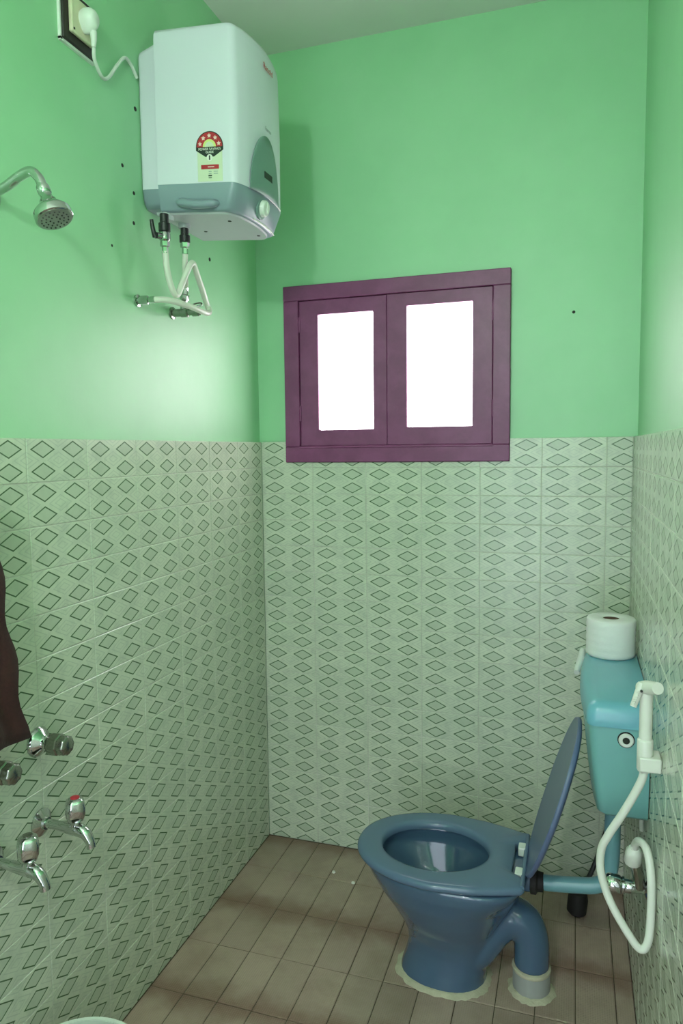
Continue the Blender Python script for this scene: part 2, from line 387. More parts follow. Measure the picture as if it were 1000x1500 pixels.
# ------------------------------------------------------------------ bulb above the door, behind the camera
lamp = thing('wall_lamp', (0.66, YF, 2.30), 'round glowing bulb in a white holder on the wall above the door', 'lamp')
MB().lathe((0.66, YF, 2.30), (0, 1, 0), [(0.045, 0), (0.045, 0.012), (0.024, 0.02), (0.022, 0.05)]).build('holder', 'white_plastic', lamp)
MB().lathe((0.66, YF+0.045, 2.30), (0, 1, 0), [(0.016, 0), (0.02, 0.012), (0.042, 0.035), (0.048, 0.06), (0.042, 0.084), (0.024, 0.102), (0.001, 0.108)]).build('bulb', 'bulb', lamp)

# ------------------------------------------------------------------ water heater
YC, HW = -0.600, 0.145
def shear(p): return (p[0], p[1], p[2]-0.085*(p[0]-0.06))
def front_x(y, xf, bulge=0.026): return xf+bulge*(1-((y-YC)/HW)**2)
def section(xb, xf, hw, z, r=0.02, bulge=0.026):
    pts = [(xb, YC-hw)]
    y0, y1 = YC-hw, YC+hw
    for k in range(7):
        a = math.radians(-90+78*k/6); pts.append((xf-r+r*math.cos(a)+bulge*0.12*k/6, y0+r+r*math.sin(a)))
    for k in range(1, 16):
        y = y0+r*0.9+(2*hw-1.8*r)*k/16; pts.append((xf+bulge*(1-((y-YC)/hw)**2)+0.0, y))
    for k in range(7):
        a = math.radians(12+78*k/6); pts.append((xf-r+r*math.cos(a)+bulge*0.12*(6-k)/6, y1-r+r*math.sin(a)))
    pts.append((xb, y1))
    return [shear((x, y, z)) for x, y in pts]
heater = thing('water_heater', (-PL, YC, 2.11), 'white box-shaped electric water heater with grey base hung on the wall', 'water heater')
ZS, ZTOP = 2.178, 2.566
b = MB(); b.loft([section(0.058, 0.284, HW, ZS), section(0.058, 0.286, HW, ZS+0.2), section(0.058, 0.283, HW, ZTOP-0.03), section(0.058, 0.281, HW-0.0015, ZTOP-0.014, 0.02), section(0.060, 0.276, HW-0.006, ZTOP-0.004, 0.018), section(0.066, 0.268, HW-0.014, ZTOP, 0.015)])
body = b.build('front_shell', 'heater_white', heater, smooth=50)
def rs(x0, x1, hw, z, r=0.012, k=0.0): return [shear((x, y, z-k*(0.062-x))) for x, y in rrect(x0, x1, YC-hw, YC+hw, r, 4)]
MB().loft([rs(-PL, 0.062, HW-0.030, ZS), rs(-PL, 0.062, HW-0.030, ZTOP-0.022, k=0.4), rs(-PL, 0.062, HW-0.034, ZTOP-0.012, k=0.4), rs(-PL, 0.060, HW-0.042, ZTOP-0.007, k=0.4)]).build('rear_shell', 'heater_white', heater, smooth=50)
b = MB().loft([section(0.058, 0.256, HW-0.016, ZS-0.066, 0.026, 0.020), section(0.058, 0.266, HW-0.010, ZS-0.060, 0.024, 0.022), section(0.058, 0.283, HW-0.0005, ZS-0.003, 0.02), section(0.058, 0.283, HW-0.0005, ZS, 0.02)])
base = b.build('base_band', 'heater_grey', heater, smooth=50)
MB().loft([rs(-PL, 0.062, HW-0.050, ZS-0.045), rs(-PL, 0.062, HW-0.036, ZS-0.03), rs(-PL, 0.062, HW-0.0305, ZS)]).build('rear_band', 'heater_grey', heater, smooth=50)
MB().loft([section(0.040, 0.250, HW-0.022, ZS-0.0705, 0.026, 0.020), section(0.040, 0.254, HW-0.018, ZS-0.064, 0.026, 0.020)]).build('underside_cover', 'heater_under', heater)
# grip moulding along the lower edge of the near side
MB().tube([shear((0.105, YC-HW+0.014, ZS-0.040)), shear((0.125, YC-HW-0.002, ZS-0.047)), shear((0.17, YC-HW-0.006, ZS-0.054)), shear((0.215, YC-HW-0.001, ZS-0.052)), shear((0.228, YC-HW+0.014, ZS-0.046))], [0.004, 0.010, 0.011, 0.010, 0.004], 12).build('grip', 'heater_grey', base)
# half-ellipse badge on the bowed front
EZ, EH, EW, YB = ZS-0.002, 0.156, 0.080, -0.622
def fr(y, z, off): return shear((0.2845+0.026*(1-((y-YC)/HW)**2)+off, y, z))
b = MB(); n = 24; cols = []
for k in range(n+1):
    y = YB-EW*math.cos(math.pi*k/n); h = EH*math.sqrt(max(0, 1-((y-YB)/EW)**2))
    cols.append([fr(y, EZ+h*q/6, 0.0042) for q in range(7)])
for k in range(n):
    for q in range(6): b.face([cols[k][q], cols[k+1][q], cols[k+1][q+1], cols[k][q+1]])
badge = b.build('front_badge', 'badge', heater, merge=True)
sm = badge.modifiers.new('thick', 'SOLIDIFY'); sm.thickness = 0.003; sm.offset = 0
for a0 in (-0.6,):
    MB().tube([fr(YC-0.01+0.1*k/6, ZS-0.001, 0.003) for k in range(7)], 0.0016, 8, 4).build('trim_line', 'label_white', heater)
    MB().tube([shear((0.268+0.020*(1-((y-YC)/(HW-0.012))**2), y, ZS-0.0635)) for y in [YC-0.05+0.155*k/6 for k in range(7)]], 0.0018, 8, 4).build('trim_line', 'label_white', heater)
kx, ky, kz = 0.301, -0.626, ZS-0.030
kz = shear((kx, ky, kz))[2]
MB().lathe((kx-0.012, ky, kz), (1, 0, -0.22), [(0.026, 0), (0.026, 0.010), (0.022, 0.012)]).build('knob_ring', 'badge', heater)
knob = MB().lathe((kx, ky, kz), (1, 0, -0.22), [(0.021, 0), (0.021, 0.008), (0.018, 0.012), (0.004, 0.013)]).build('thermostat_knob', 'white_plastic', heater)
MB().box((kx+0.012, ky-0.003, kz-0.016), (kx+0.0165, ky+0.003, kz+0.014)).build('pointer_ridge', 'white_plastic', knob, bevel=0.001)
b = MB(); zq = ZS+0.044
b.poly([fr(YB-0.018, zq, 0.005), fr(YB+0.026, zq, 0.005), fr(YB+0.026, zq+0.017, 0.005), fr(YB-0.018, zq+0.017, 0.005)], (0.002, 0, 0)); b.build('indicator_window', 'black', heater)
P = fr(YC+0.0, ZTOP-0.055, 0.0024); text('Racold', 'brand_print', 0.022, 'red', heater, axes(P, (0, 1, 0), (0, 0, 1)), sx=1.0)
P = fr(YC-0.006, ZS+0.176, 0.0024); text('Eterno', 'model_print', 0.014, 'grey_print', heater, axes(P, (0, 1, 0), (0, 0, 1)))
# energy rating sticker on the near side
yn = YC-HW
def ns(x, z, o): return shear((x, yn-o, z))
SX, SZ = 0.211, ZS+0.003
stk = MB().poly([ns(SX-0.035, SZ, 0.0003), ns(SX+0.035, SZ, 0.0003), ns(SX+0.035, SZ+0.080, 0.0003), ns(SX-0.035, SZ+0.080, 0.0003)], (0, -0.0004, 0)).build('energy_sticker', 'label', heater)
stk['label'] = 'pale green energy rating sticker with five stars'
cz = SZ+0.084
def arc(r, a0=0, a1=180, n=20): return [(SX+r*math.cos(math.radians(a0+(a1-a0)*k/n)), cz+r*math.sin(math.radians(a0+(a1-a0)*k/n))) for k in range(n+1)]
def flat(pts, o, mat, name): return MB().poly([ns(x, z, o) for x, z in pts], (0, -0.0003, 0)).build(name, mat, stk)
flat(arc(0.0385)+[(SX-0.0385, cz-0.008), (SX-0.012, cz-0.024), (SX+0.012, cz-0.024), (SX+0.0385, cz-0.008)], 0.0007, 'label_dark', 'rating_outline')
flat(arc(0.0360), 0.0011, 'red', 'rating_arc')
flat(arc(0.0185), 0.0015, 'label_yellow', 'rating_sun')
flat(arc(0.0125), 0.0019, 'label', 'rating_sun_core')
for a in (14, 52, 90, 128, 166):
    x, z = SX+0.0272*math.cos(math.radians(a)), cz+0.0272*math.sin(math.radians(a)) if 14 < a < 166 else cz+0.0075
    flat([(x+(0.0062 if k % 2 == 0 else 0.0031)*math.sin(math.pi*k/5), z+(0.0062 if k % 2 == 0 else 0.0031)*math.cos(math.pi*k/5)) for k in range(10)], 0.0015, 'label_pink', 'rating_star')
text('POWER SAVINGS', 'sticker_print', 0.0082, 'label_white', stk, axes(ns(SX, cz-0.0055, 0.0014), (1, 0, -0.085), (0, 0, 1)))
text('GUIDE', 'sticker_print', 0.0078, 'label_white', stk, axes(ns(SX, cz-0.0130, 0.0014), (1, 0, -0.085), (0, 0, 1)))
flat([(SX+0.0085*math.cos(2*math.pi*k/16), cz-0.0265+0.0085*math.sin(2*math.pi*k/16)) for k in range(16)], 0.0015, 'label_white', 'sticker_seal')
flat([(SX-0.0018, cz-0.032), (SX+0.0018, cz-0.032), (SX+0.0018, cz-0.021), (SX-0.0018, cz-0.021)], 0.0019, 'label_dark', 'seal_mark')
flat([(SX-0.025, cz-0.054), (SX+0.025, cz-0.054), (SX+0.025, cz-0.0435), (SX-0.025, cz-0.0435)], 0.0008, 'red', 'sticker_band')
flat([(SX-0.006, cz-0.050), (SX+0.012, cz-0.050), (SX+0.012, cz-0.0475), (SX-0.006, cz-0.0475)], 0.0012, 'label_pink', 'band_print')
for x0, x1, z in ((-0.004, 0.004, 0.060), (0.010, 0.022, 0.060), (-0.004, 0.004, 0.065), (0.010, 0.022, 0.065)):
    flat([(SX+x0, cz-z-0.001), (SX+x1, cz-z-0.001), (SX+x1, cz-z+0.001), (SX+x0, cz-z+0.001)], 0.0008, 'grey_print', 'sticker_line')
flat([(SX-0.0045, cz-0.0765), (SX+0.0045, cz-0.0765), (SX+0.0045, cz-0.0745), (SX-0.0045, cz-0.0745)], 0.0008, 'label_dark', 'sticker_mark')
flat([(SX-0.005, cz-0.072), (SX+0.005, cz-0.072), (SX+0.005, cz-0.0685), (SX-0.005, cz-0.0685)], 0.0008, 'label_dark', 'sticker_mark')
# stubs under the heater
for (x, y, dz) in ((0.066, -0.715, 0), (0.072, -0.640, 0)):
    MB().cyl((x, y, 2.095), (x, y, 2.145), 0.0155, 0.0175).build('outlet_boss', 'heater_under', heater)
for x, y in ((0.10, -0.57), (0.22, -0.66), (0.24, -0.52)):
    MB().lathe((x, y, ZS-0.0703-0.085*(x-0.06)), (0, 0, -1), [(0.005, -0.002), (0.005, 0.001), (0.003, 0.0015)], 12).build('screw', 'hole', heater)

# ------------------------------------------------------------------ heater valves and hoses
HA, HB = (0.066, -0.733), (0.072, -0.640)
v = thing('inlet_valve', (HA[0], HA[1], 2.02), 'black and chrome shutoff valve with lever under the heater', 'valve')
x, y = HA
MB().lathe((x, y, 2.1065), (0, 0, -1), [(0.0115, 0), (0.0115, 0.022), (0.0155, 0.024), (0.0155, 0.044), (0.013, 0.046)], 20).build('union_nut', 'black', v)
MB().lathe((x, y, 2.0605), (0, 0, -1), [(0.0125, 0), (0.0145, 0.004), (0.0145, 0.020), (0.011, 0.024)], 20).build('valve_body', 'chrome', v)
MB().cyl((x, y, 2.05), (x-0.008, y-0.030, 2.045), 0.0085).build('valve_stem', 'chrome', v)
MB().tube([(x-0.008, y-0.032, 2.040), (x-0.010, y-0.038, 2.056), (x-0.012, y-0.042, 2.082)], [0.0075, 0.006, 0.005], 10).build('lever', 'black', v)
MB().lathe((x, y, 2.036), (0, 0, -1), [(0.0125, 0), (0.0125, 0.012), (0.008, 0.014), (0.0085, 0.03)], 6).build('hose_nut', 'chrome', v)
h = thing('connection_hose', (x, y, 1.90), 'long white hose looped under the heater to the left wall fitting', 'hose')
HP = [(x, y, 2.012), (x, y+0.008, 1.96), (x+0.004, y+0.025, 1.915), (x+0.006, y+0.045, 1.908), (x+0.014, y+0.062, 1.945), (x+0.027, y+0.078, 1.990), (x+0.029, y+0.094, 2.000), (x+0.025, y+0.118, 1.982), (0.080, -0.565, 1.948), (0.066, -0.512, 1.914), (0.078, -0.520, 1.893), (0.090, -0.565, 1.880), (0.085, -0.640, 1.884), (0.062, -0.715, 1.889), (0.030, -0.746, 1.887)]
MB().tube(HP, 0.0082, 14, 8).build('tube', 'hose', h)
wf = thing('wall_fitting', (-PL, -0.75, 1.886), 'small chrome pipe fitting on the wall at the left end of the hose', 'fitting')
MB().lathe((-PL, -0.752, 1.886), (1, 0, 0), [(0.016, 0), (0.016, 0.005), (0.010, 0.007), (0.010, 0.020)], 24).build('flange', 'chrome', wf)
MB().lathe((0.002, -0.752, 1.886), (1, 0.18, 0.02), [(0.0125, 0), (0.0125, 0.018), (0.009, 0.020), (0.0095, 0.036)], 6).build('nut', 'chrome', wf)
v2 = thing('outlet_coupling', (HB[0], HB[1], 2.03), 'black pipe coupling with chrome nut under the heater, right of the lever valve', 'coupling')
x, y = HB
MB().lathe((x, y, 2.1005), (0, 0, -1), [(0.011, 0), (0.011, 0.022), (0.0145, 0.024), (0.0145, 0.042), (0.012, 0.044)], 20).build('union_nut', 'black', v2)
MB().lathe((x, y, 2.0565), (0, 0, -1), [(0.0125, 0), (0.0125, 0.012), (0.008, 0.014), (0.0085, 0.03)], 6).build('hose_nut', 'chrome', v2)
h2 = MB().tube([(x, y, 2.028), (x-0.008, y+0.010, 1.995), (0.042, -0.590, 1.952)], 0.0078, 14, 8).build('connection_hose', 'hose', None)
h2.data.transform(Matrix.Translation((-x, -y, -1.95))); h2.location = (x, y, 1.95)
tag(h2, 'short straight white hose hanging from the right coupling of the heater', 'hose')
ac = thing('wall_cock', (-PL, -0.577, 1.885), 'small chrome angle cock on the wall below the heater hoses', 'valve')
MB().lathe((-PL, -0.577, 1.884), (1, 0, -0.02), [(0.017, 0), (0.017, 0.005), (0.011, 0.007), (0.011, 0.030), (0.0135, 0.032), (0.0135, 0.052), (0.009, 0.055), (0.009, 0.066), (0.0125, 0.068), (0.0125, 0.088), (0.009, 0.091)], 24).build('valve_body', 'old_chrome', ac)
MB().lathe((0.041, -0.589, 1.950), (-0.25, 0.15, -1), [(0.008, 0), (0.0085, 0.018), (0.0125, 0.020), (0.0125, 0.034), (0.009, 0.036), (0.009, 0.060)], 6).build('nut', 'chrome', ac)
MB().tube([(0.044, -0.570, 1.903), (0.056, -0.562, 1.909), (0.070, -0.556, 1.911), (0.074, -0.560, 1.904), (0.060, -0.566, 1.900), (0.044, -0.570, 1.899)], 0.0022, 8, 6).build('wire_loop', 'old_chrome', ac)

# ------------------------------------------------------------------ socket, plug and cord
so = thing('wall_socket', (-PL, -0.965, 2.413), 'black surface plate with a cream power socket high on the wall', 'socket')
MB().box((-PL, -1.020, 2.414), (0.0, -0.908, 2.532)).build('back_plate', 'socket_black', so, bevel=0.003)
fr_ = MB(); 
for lo, hi in (((-PL, -1.024, 2.410), (-0.006, -1.018, 2.536)), ((-PL, -0.910, 2.410), (-0.006, -0.904, 2.536)), ((-PL, -1.024, 2.408), (-0.006, -0.904, 2.415)), ((-PL, -1.024, 2.531), (-0.006, -0.904, 2.537))): fr_.box(lo, hi)
fr_.build('plaster_rim', 'white_plastic', so)
MB().box((0.0, -1.003, 2.434), (0.010, -0.925, 2.516)).build('socket_face', 'cream', so, bevel=0.003)
for yy, zz in ((-0.996, 2.442), (-0.996, 2.508), (-0.932, 2.442)): MB().lathe((0.010, yy, zz), (1, 0, 0), [(0.0028, -0.001), (0.0028, 0.0008)], 10).build('screw', 'hole', so)
pl = thing('power_plug', (0.010, -0.960, 2.43), 'white power plug in the socket with a cord drooping to the heater', 'plug')
pc = (-0.960, 2.474)
rings = []
for xx, s_ in ((0.010, 0.84), (0.018, 0.92), (0.030, 0.88), (0.040, 0.68), (0.045, 0.42)):
    rings.append([(xx, pc[0]+0.024*s_*math.cos(a)*(1.0 if math.sin(a) > 0 else 1-0.35*abs(math.sin(a))), pc[1]+0.031*s_*math.sin(a)) for a in [2*math.pi*k/28 for k in range(28)]])
MB().loft(rings).build('plug_body', 'white_plastic', pl, smooth=50)
MB().tube([(0.032, -0.957, 2.452), (0.031, -0.955, 2.436), (0.028, -0.953, 2.420)], [0.008, 0.007, 0.005], 12).build('strain_relief', 'white_plastic', pl)
MB().tube([(0.029, -0.953, 2.426), (0.020, -0.940, 2.400), (0.010, -0.900, 2.382), (0.002, -0.862, 2.400), (0.0, -0.820, 2.450), (-0.002, -0.785, 2.484), (-0.004, -0.755, 2.482), (-0.005, -0.728, 2.462)], 0.0042, 12, 10).build('cord', 'white_plastic', pl)

# ------------------------------------------------------------------ shower
sh = thing('shower', (-PL, -1.262, 2.02), 'chrome shower arm with round head on the green wall', 'shower')
MB().lathe((-PL, -1.255, 1.998), (1, 0, 0), [(0.030, 0), (0.030, 0.004), (0.018, 0.012), (0.013, 0.014)]).build('flange', 'chrome', sh)
MB().tube([(-PL, -1.256, 1.998), (0.03, -1.258, 2.004), (0.070, -1.260, 2.020), (0.098, -1.262, 2.025), (0.118, -1.264, 2.010), (0.130, -1.266, 1.988)], 0.0095, 16, 8).build('arm', 'chrome', sh)
d = Vector((0.40, -0.05, -0.92)).normalized(); p = Vector((0.127, -1.2655, 1.993))
MB().lathe(p, d, [(0.0115, 0), (0.0125, 0.003), (0.0125, 0.016), (0.011, 0.018)], 24).build('collar', 'chrome', sh)
hd = MB().lathe(p+d*0.018, d, [(0.011, 0), (0.012, 0.010), (0.016, 0.014), (0.017, 0.020), (0.026, 0.028), (0.034, 0.036), (0.0355, 0.040), (0.0355, 0.052), (0.033, 0.054)], 40).build('shower_head', 'chrome', sh)
fp = MB().lathe(p+d*0.070, d, [(0.0325, 0), (0.0325, 0.0025), (0.028, 0.003), (0.001, 0.003)], 40).build('spray_plate', 'steel', hd)
dd, u_, w_ = frame(d)
nb = MB()
for rr_, nn in ((0.009, 6), (0.017, 12), (0.025, 18)):
    for k in range(nn):
        a = 2*math.pi*k/nn; q_ = p+d*0.073+(u_*math.cos(a)+w_*math.sin(a))*rr_; nb.lathe(q_, d, [(0.0017, 0), (0.0012, 0.0015)], 6)
nb.build('nozzles', 'black', hd)

# ------------------------------------------------------------------ taps on the left wall
def stopcock(y, z, label):
    o = thing('stop_cock', (0, y, z), label, 'tap', 'stop cocks on the tiled wall')
    MB().lathe((0.0003, y, z), (1, 0, 0), [(0.033, 0), (0.033, 0.003), (0.028, 0.010), (0.017, 0.018), (0.013, 0.024), (0.012, 0.034)], 32).build('flange', 'chrome', o)
    k = MB()
    prof = [(0.012, 0.030), (0.020, 0.035), (0.0225, 0.042), (0.0225, 0.060), (0.0195, 0.062), (0.0205, 0.065), (0.0205, 0.078), (0.017, 0.082), (0.001, 0.083)]
    rings = [[(h, y+r*(1+0.05*math.cos(8*a))*math.cos(a), z+r*(1+0.05*math.cos(8*a))*math.sin(a)) for a in [2*math.pi*q/48 for q in range(48)]] for r, h in prof]
    k.loft(rings).build('knob', 'old_chrome', o, smooth=50)
stopcock(-1.209, 0.859, 'dull chrome stop cock on the tiles with its wall flange in view')
stopcock(-1.362, 0.864, 'dull chrome stop cock cut by the left edge below the towel')
def bibtap(y, z, label, hot):
    o = thing('bib_tap', (0, y, z), label, 'tap', 'bib taps on the tiled wall')
    MB().lathe((0.0003, y, z), (1, 0, 0), [(0.030, 0), (0.030, 0.003), (0.022, 0.008), (0.014, 0.012), (0.013, 0.018)], 32).build('flange', 'chrome', o)
    MB().tube([(0.010, y, z), (0.045, y, z), (0.078, y, z-0.002), (0.098, y, z-0.001), (0.116, y, z-0.007), (0.127, y, z-0.022), (0.130, y, z-0.036)], [0.010, 0.010, 0.0125, 0.0145, 0.0125, 0.0105, 0.010], 20).build('spout', 'chrome', o)
    MB().lathe((0.092, y, z+0.006), (0.02, 0, 1), [(0.012, 0), (0.010, 0.012), (0.010, 0.016)], 20).build('bonnet', 'chrome', o)
    prof = [(0.009, 0.016), (0.017, 0.020), (0.0215, 0.032), (0.022, 0.052), (0.019, 0.064), (0.012, 0.069), (0.001, 0.070)]
    rings = [[(0.092+0.02*h+r*(1+0.07*math.cos(4*a))*math.cos(a), y+r*(1+0.07*math.cos(4*a))*math.sin(a), z+h) for a in [2*math.pi*q/48 for q in range(48)]] for r, h in prof]
    k = MB().loft(rings).build('handle', 'chrome', o, smooth=50)
    MB().lathe((0.0935, y, z+0.0695), (0, 0, 1), [(0.0095, -0.001), (0.0095, 0.0015), (0.006, 0.002)], 20).build('index_disc', 'red' if hot else 'old_chrome', k)
bibtap(-1.211, 0.677, 'chrome bib tap with a red hot-water dot', True)
bibtap(-1.352, 0.668, 'chrome bib tap without a red dot, cut by the left edge', False)

# ------------------------------------------------------------------ towel on its rail
ra = thing('towel_rail', (0, -1.7, 1.44), 'thin chrome towel rail on the tiled wall carrying the towel', 'towel rail')
MB().cyl((0.062, -2.02, 1.44), (0.062, -1.42, 1.44), 0.007).build('bar', 'chrome', ra)
for yy in (-2.0, -1.44):
    MB().lathe((0.0003, yy, 1.44), (1, 0, 0), [(0.018, 0), (0.018, 0.005), (0.009, 0.008), (0.009, 0.064)], 20).build('bracket', 'chrome', ra)
b = MB(); NY, NZ = 36, 40; rows = []
for j in range(NZ+1):
    s_ = j/NZ                                # 0 front hem, 1 back hem
    L = 0.52+0.40; s_len = s_*L; row = []
    for i in range(NY+1):
        f = i/NY
        y = -1.985+f*0.60
        if s_len < 0.52:
            z = 1.44-(0.52-s_len)+0.010; dep = 0.0735+0.020*((0.52-s_len)/0.52); k = (0.52-s_len)/0.52
            y += (0.044*k**1.4+0.008*math.sin(k*21))*(f**3); dep += (0.013*math.sin(i*1.05)+0.008*math.sin(i*0.5+1.3)+0.004*math.sin(z*40+i*0.8))*k
            if j == 0: z += 0.006*math.sin(i*1.05)
            z -= 0.004*math.sin(i*0.7)*k
        else:
            z = 1.44-(s_len-0.52)+0.010; dep = 0.050; k = (s_len-0.52)/0.40; dep += 0.004*math.sin(i*0.9)*k
        if abs(s_len-0.52) < 0.012: z = 1.4512; dep = 0.062
        row.append((dep, y, z))
    rows.append(row)
for j in range(NZ):
    for i in range(NY): b.face([rows[j][i], rows[j][i+1], rows[j+1][i+1], rows[j+1][i]])
tw = b.build('towel', 'towel', None, merge=True, smooth=180)
m_ = tw.modifiers.new('thick', 'SOLIDIFY'); m_.thickness = 0.007; m_.offset = 0
tag(tw, 'dark maroon terry towel hanging at the left edge', 'towel')

# ------------------------------------------------------------------ bucket
bk = thing('bucket', (0.203, -1.392, 0), 'pale green plastic bucket whose rim shows at the bottom edge', 'bucket')
MB().lathe((0.203, -1.392, 0.0005), (0, 0, 1), [(0.105, 0), (0.108, 0.004), (0.136, 0.292), (0.136, 0.296), (0.132, 0.296), (0.104, 0.008), (0.001, 0.008)], 56).build('shell', 'bucket', bk)
MB().lathe((0.203, -1.392, 0.285), (0, 0, 1), [(0.1365, 0.0), (0.1425, 0.002), (0.1435, 0.010), (0.139, 0.0145), (0.133, 0.013), (0.133, 0.0)], 56).build('rim', 'bucket', bk)
MB().tube([(0.203+0.146*math.cos(a), -1.392+0.146*math.sin(a)-0.03*math.sin((a-math.pi)), 0.277-0.06*math.sin(a-math.pi)) for a in [math.pi+math.pi*k/12 for k in range(13)]], 0.003, 8, 3).build('bail_handle', 'steel', bk)

# ------------------------------------------------------------------ toilet
TY, ZSEAT = -0.522, 0.371
toi = thing('toilet', (0.78, TY, 0), 'blue ceramic toilet with raised lid and curved trap', 'toilet')
def egg(xf, xb, w, z, n=64, flat=0.0, e=2.15, wide=0.55):
    """outline of a bowl: x from front xf to back xb, half width w; widest at fraction `wide`"""
    xc = xf+(xb-xf)*wide; pts = []
    for k in range(n):
        a = 2*math.pi*k/n; c, s_ = math.cos(a), math.sin(a)
        ax = (xb-xc) if c > 0 else (xc-xf)
        ee = e+flat if c > 0 else e
        pts.append((xc+ax*math.copysign(abs(c)**(2/ee), c), TY+w*math.copysign(abs(s_)**(2/ee), s_), z))
    return pts
rings = [egg(0.646, 0.892, 0.094, 0.0005), egg(0.650, 0.890, 0.092, 0.02), egg(0.662, 0.896, 0.087, 0.055), egg(0.671, 0.905, 0.086, 0.09), egg(0.668, 0.912, 0.093, 0.125), egg(0.652, 0.922, 0.110, 0.165), egg(0.622, 0.945, 0.137, 0.215), egg(0.585, 0.972, 0.160, 0.265), egg(0.558, 0.988, 0.174, 0.310, flat=1), egg(0.546, 0.995, 0.178, 0.335, flat=1.5), egg(0.548, 0.995, 0.176, 0.347, flat=1.5),
         egg(0.575, 0.905, 0.135, 0.347), egg(0.578, 0.902, 0.132, 0.335), egg(0.574, 0.905, 0.135, 0.315), egg(0.582, 0.898, 0.130, 0.300), egg(0.63, 0.87, 0.098, 0.245), egg(0.69, 0.85, 0.07, 0.20), egg(0.72, 0.84, 0.05, 0.165)]
b = MB().loft(rings)
b.tube([(0.80, TY-0.01, 0.055), (0.862, TY-0.01, 0.105), (0.908, TY-0.006, 0.166), (0.950, TY, 0.200), (0.990, TY, 0.190), (1.010, TY, 0.145), (1.012, TY, 0.070)], [0.062, 0.060, 0.056, 0.053, 0.050, 0.048, 0.048], 32, 8)
b.cyl((0.96, TY, 0.313), (1.015, TY, 0.313), 0.030, seg=32)
pan = b.build('pan', 'pan', toi)
rm = pan.modifiers.new('remesh', 'REMESH'); rm.mode = 'VOXEL'; rm.voxel_size = 0.0038; rm.use_smooth_shade = True
s3 = pan.modifiers.new('smooth', 'SMOOTH'); s3.factor = 0.5; s3.iterations = 18
MB().loft([egg(0.675, 0.86, 0.078, 0.2125), egg(0.675, 0.86, 0.078, 0.214)]).build('water', 'water', pan)
# seat ring
def seat_outer(off, z, n=160):
    cx = 0.745; out = []
    poly = []
    xf, xw, w = 0.524+off, 0.775, 0.189-off
    for k in range(81):
        a = math.pi/2+math.pi*k/80; poly.append((xw+(xw-xf)*math.copysign(abs(math.cos(a))**(2/2.05), math.cos(a)), w*math.copysign(abs(math.sin(a))**(2/2.1), math.sin(a))))
    poly += [(0.87, -(0.178-off)), (0.94, -(0.158-off)), (0.985-off*0.5, -(0.143-off)), (0.998-off, -0.135), (0.998-off, -0.088), (0.962-off*0.3, -0.082), (0.962-off*0.3, 0.082), (0.998-off, 0.088), (0.998-off, 0.135), (0.985-off*0.5, 0.143-off), (0.94, 0.158-off), (0.87, 0.178-off)]
    m = len(poly)
    for k in range(n):
        a = 2*math.pi*k/n; dx, dy = math.cos(a), math.sin(a); best = None
        for i in range(m):
            (x1, y1), (x2, y2) = poly[i], poly[(i+1) % m]; x1 -= cx; x2 -= cx
            den = dx*(y2-y1)-dy*(x2-x1)
            if abs(den) < 1e-12: continue
            t_ = (x1*(y2-y1)-y1*(x2-x1))/den; s_ = (x1*dy-y1*dx)/den
            if t_ > 0 and -1e-6 <= s_ <= 1+1e-6 and (best is None or t_ > best): best = t_
        out.append((cx+dx*best, TY+dy*best, z))
    return out
def seat_inner(off, z, n=160):
    return [(0.745+(0.149-off)*math.cos(2*math.pi*k/n), TY+0.002+(0.118-off)*math.sin(2*math.pi*k/n), z) for k in range(n)]
zb = ZSEAT-0.021
MB().loft([seat_outer(0.004, zb), seat_outer(0.0, zb+0.005), seat_outer(0.0, zb+0.012), seat_outer(0.004, zb+0.018), seat_outer(0.012, ZSEAT), seat_inner(-0.016, ZSEAT), seat_inner(-0.006, zb+0.018), seat_inner(0.0, zb+0.011), seat_inner(0.0, zb)], closed=True).build('seat', 'seat', toi, smooth=60)
for yy in (-0.062, 0.062):
    hg = MB().box((0.970, TY+yy-0.017, ZSEAT-0.022), (0.990, TY+yy+0.017, ZSEAT+0.002)).build('hinge', 'white_plastic', toi, bevel=0.003)
MB().cyl((0.992, TY-0.13, ZSEAT-0.004), (0.992, TY+0.13, ZSEAT-0.004), 0.006).build('hinge_rod', 'seat', toi)
# lid, leaning back on the cistern side
ld = Vector((1.126-0.996, 0, 0.768-0.352)); LL = ld.length; ld.normalize(); ln = Vector((ld.z, 0, -ld.x))
outl = []
for k in range(60):
    a = 2*math.pi*k/60; c, s_ = math.cos(a), math.sin(a)
    u = LL*0.50+ (LL*0.50*math.copysign(abs(c)**(2/2.05), c) if c > 0 else LL*0.50*math.copysign(abs(c)**(2/3.2), c))
    outl.append((u, 0.190*math.copysign(abs(s_)**(2/2.3), s_)*(0.80+0.2*min(1, u/(0.5*LL)))))
def lring(sc, off): return [Vector((0.998, TY, 0.352))+ld*(LL/2+(u-LL/2)*sc)+Vector((0, v_*sc, 0))+ln*off for u, v_ in outl]
MB().loft([lring(0.90, -0.004), lring(0.985, -0.006), lring(1.0, -0.001), lring(0.99, 0.005), lring(0.90, 0.011), lring(0.5, 0.016), lring(0.1, 0.017)]).build('lid', 'lid', toi, smooth=60)
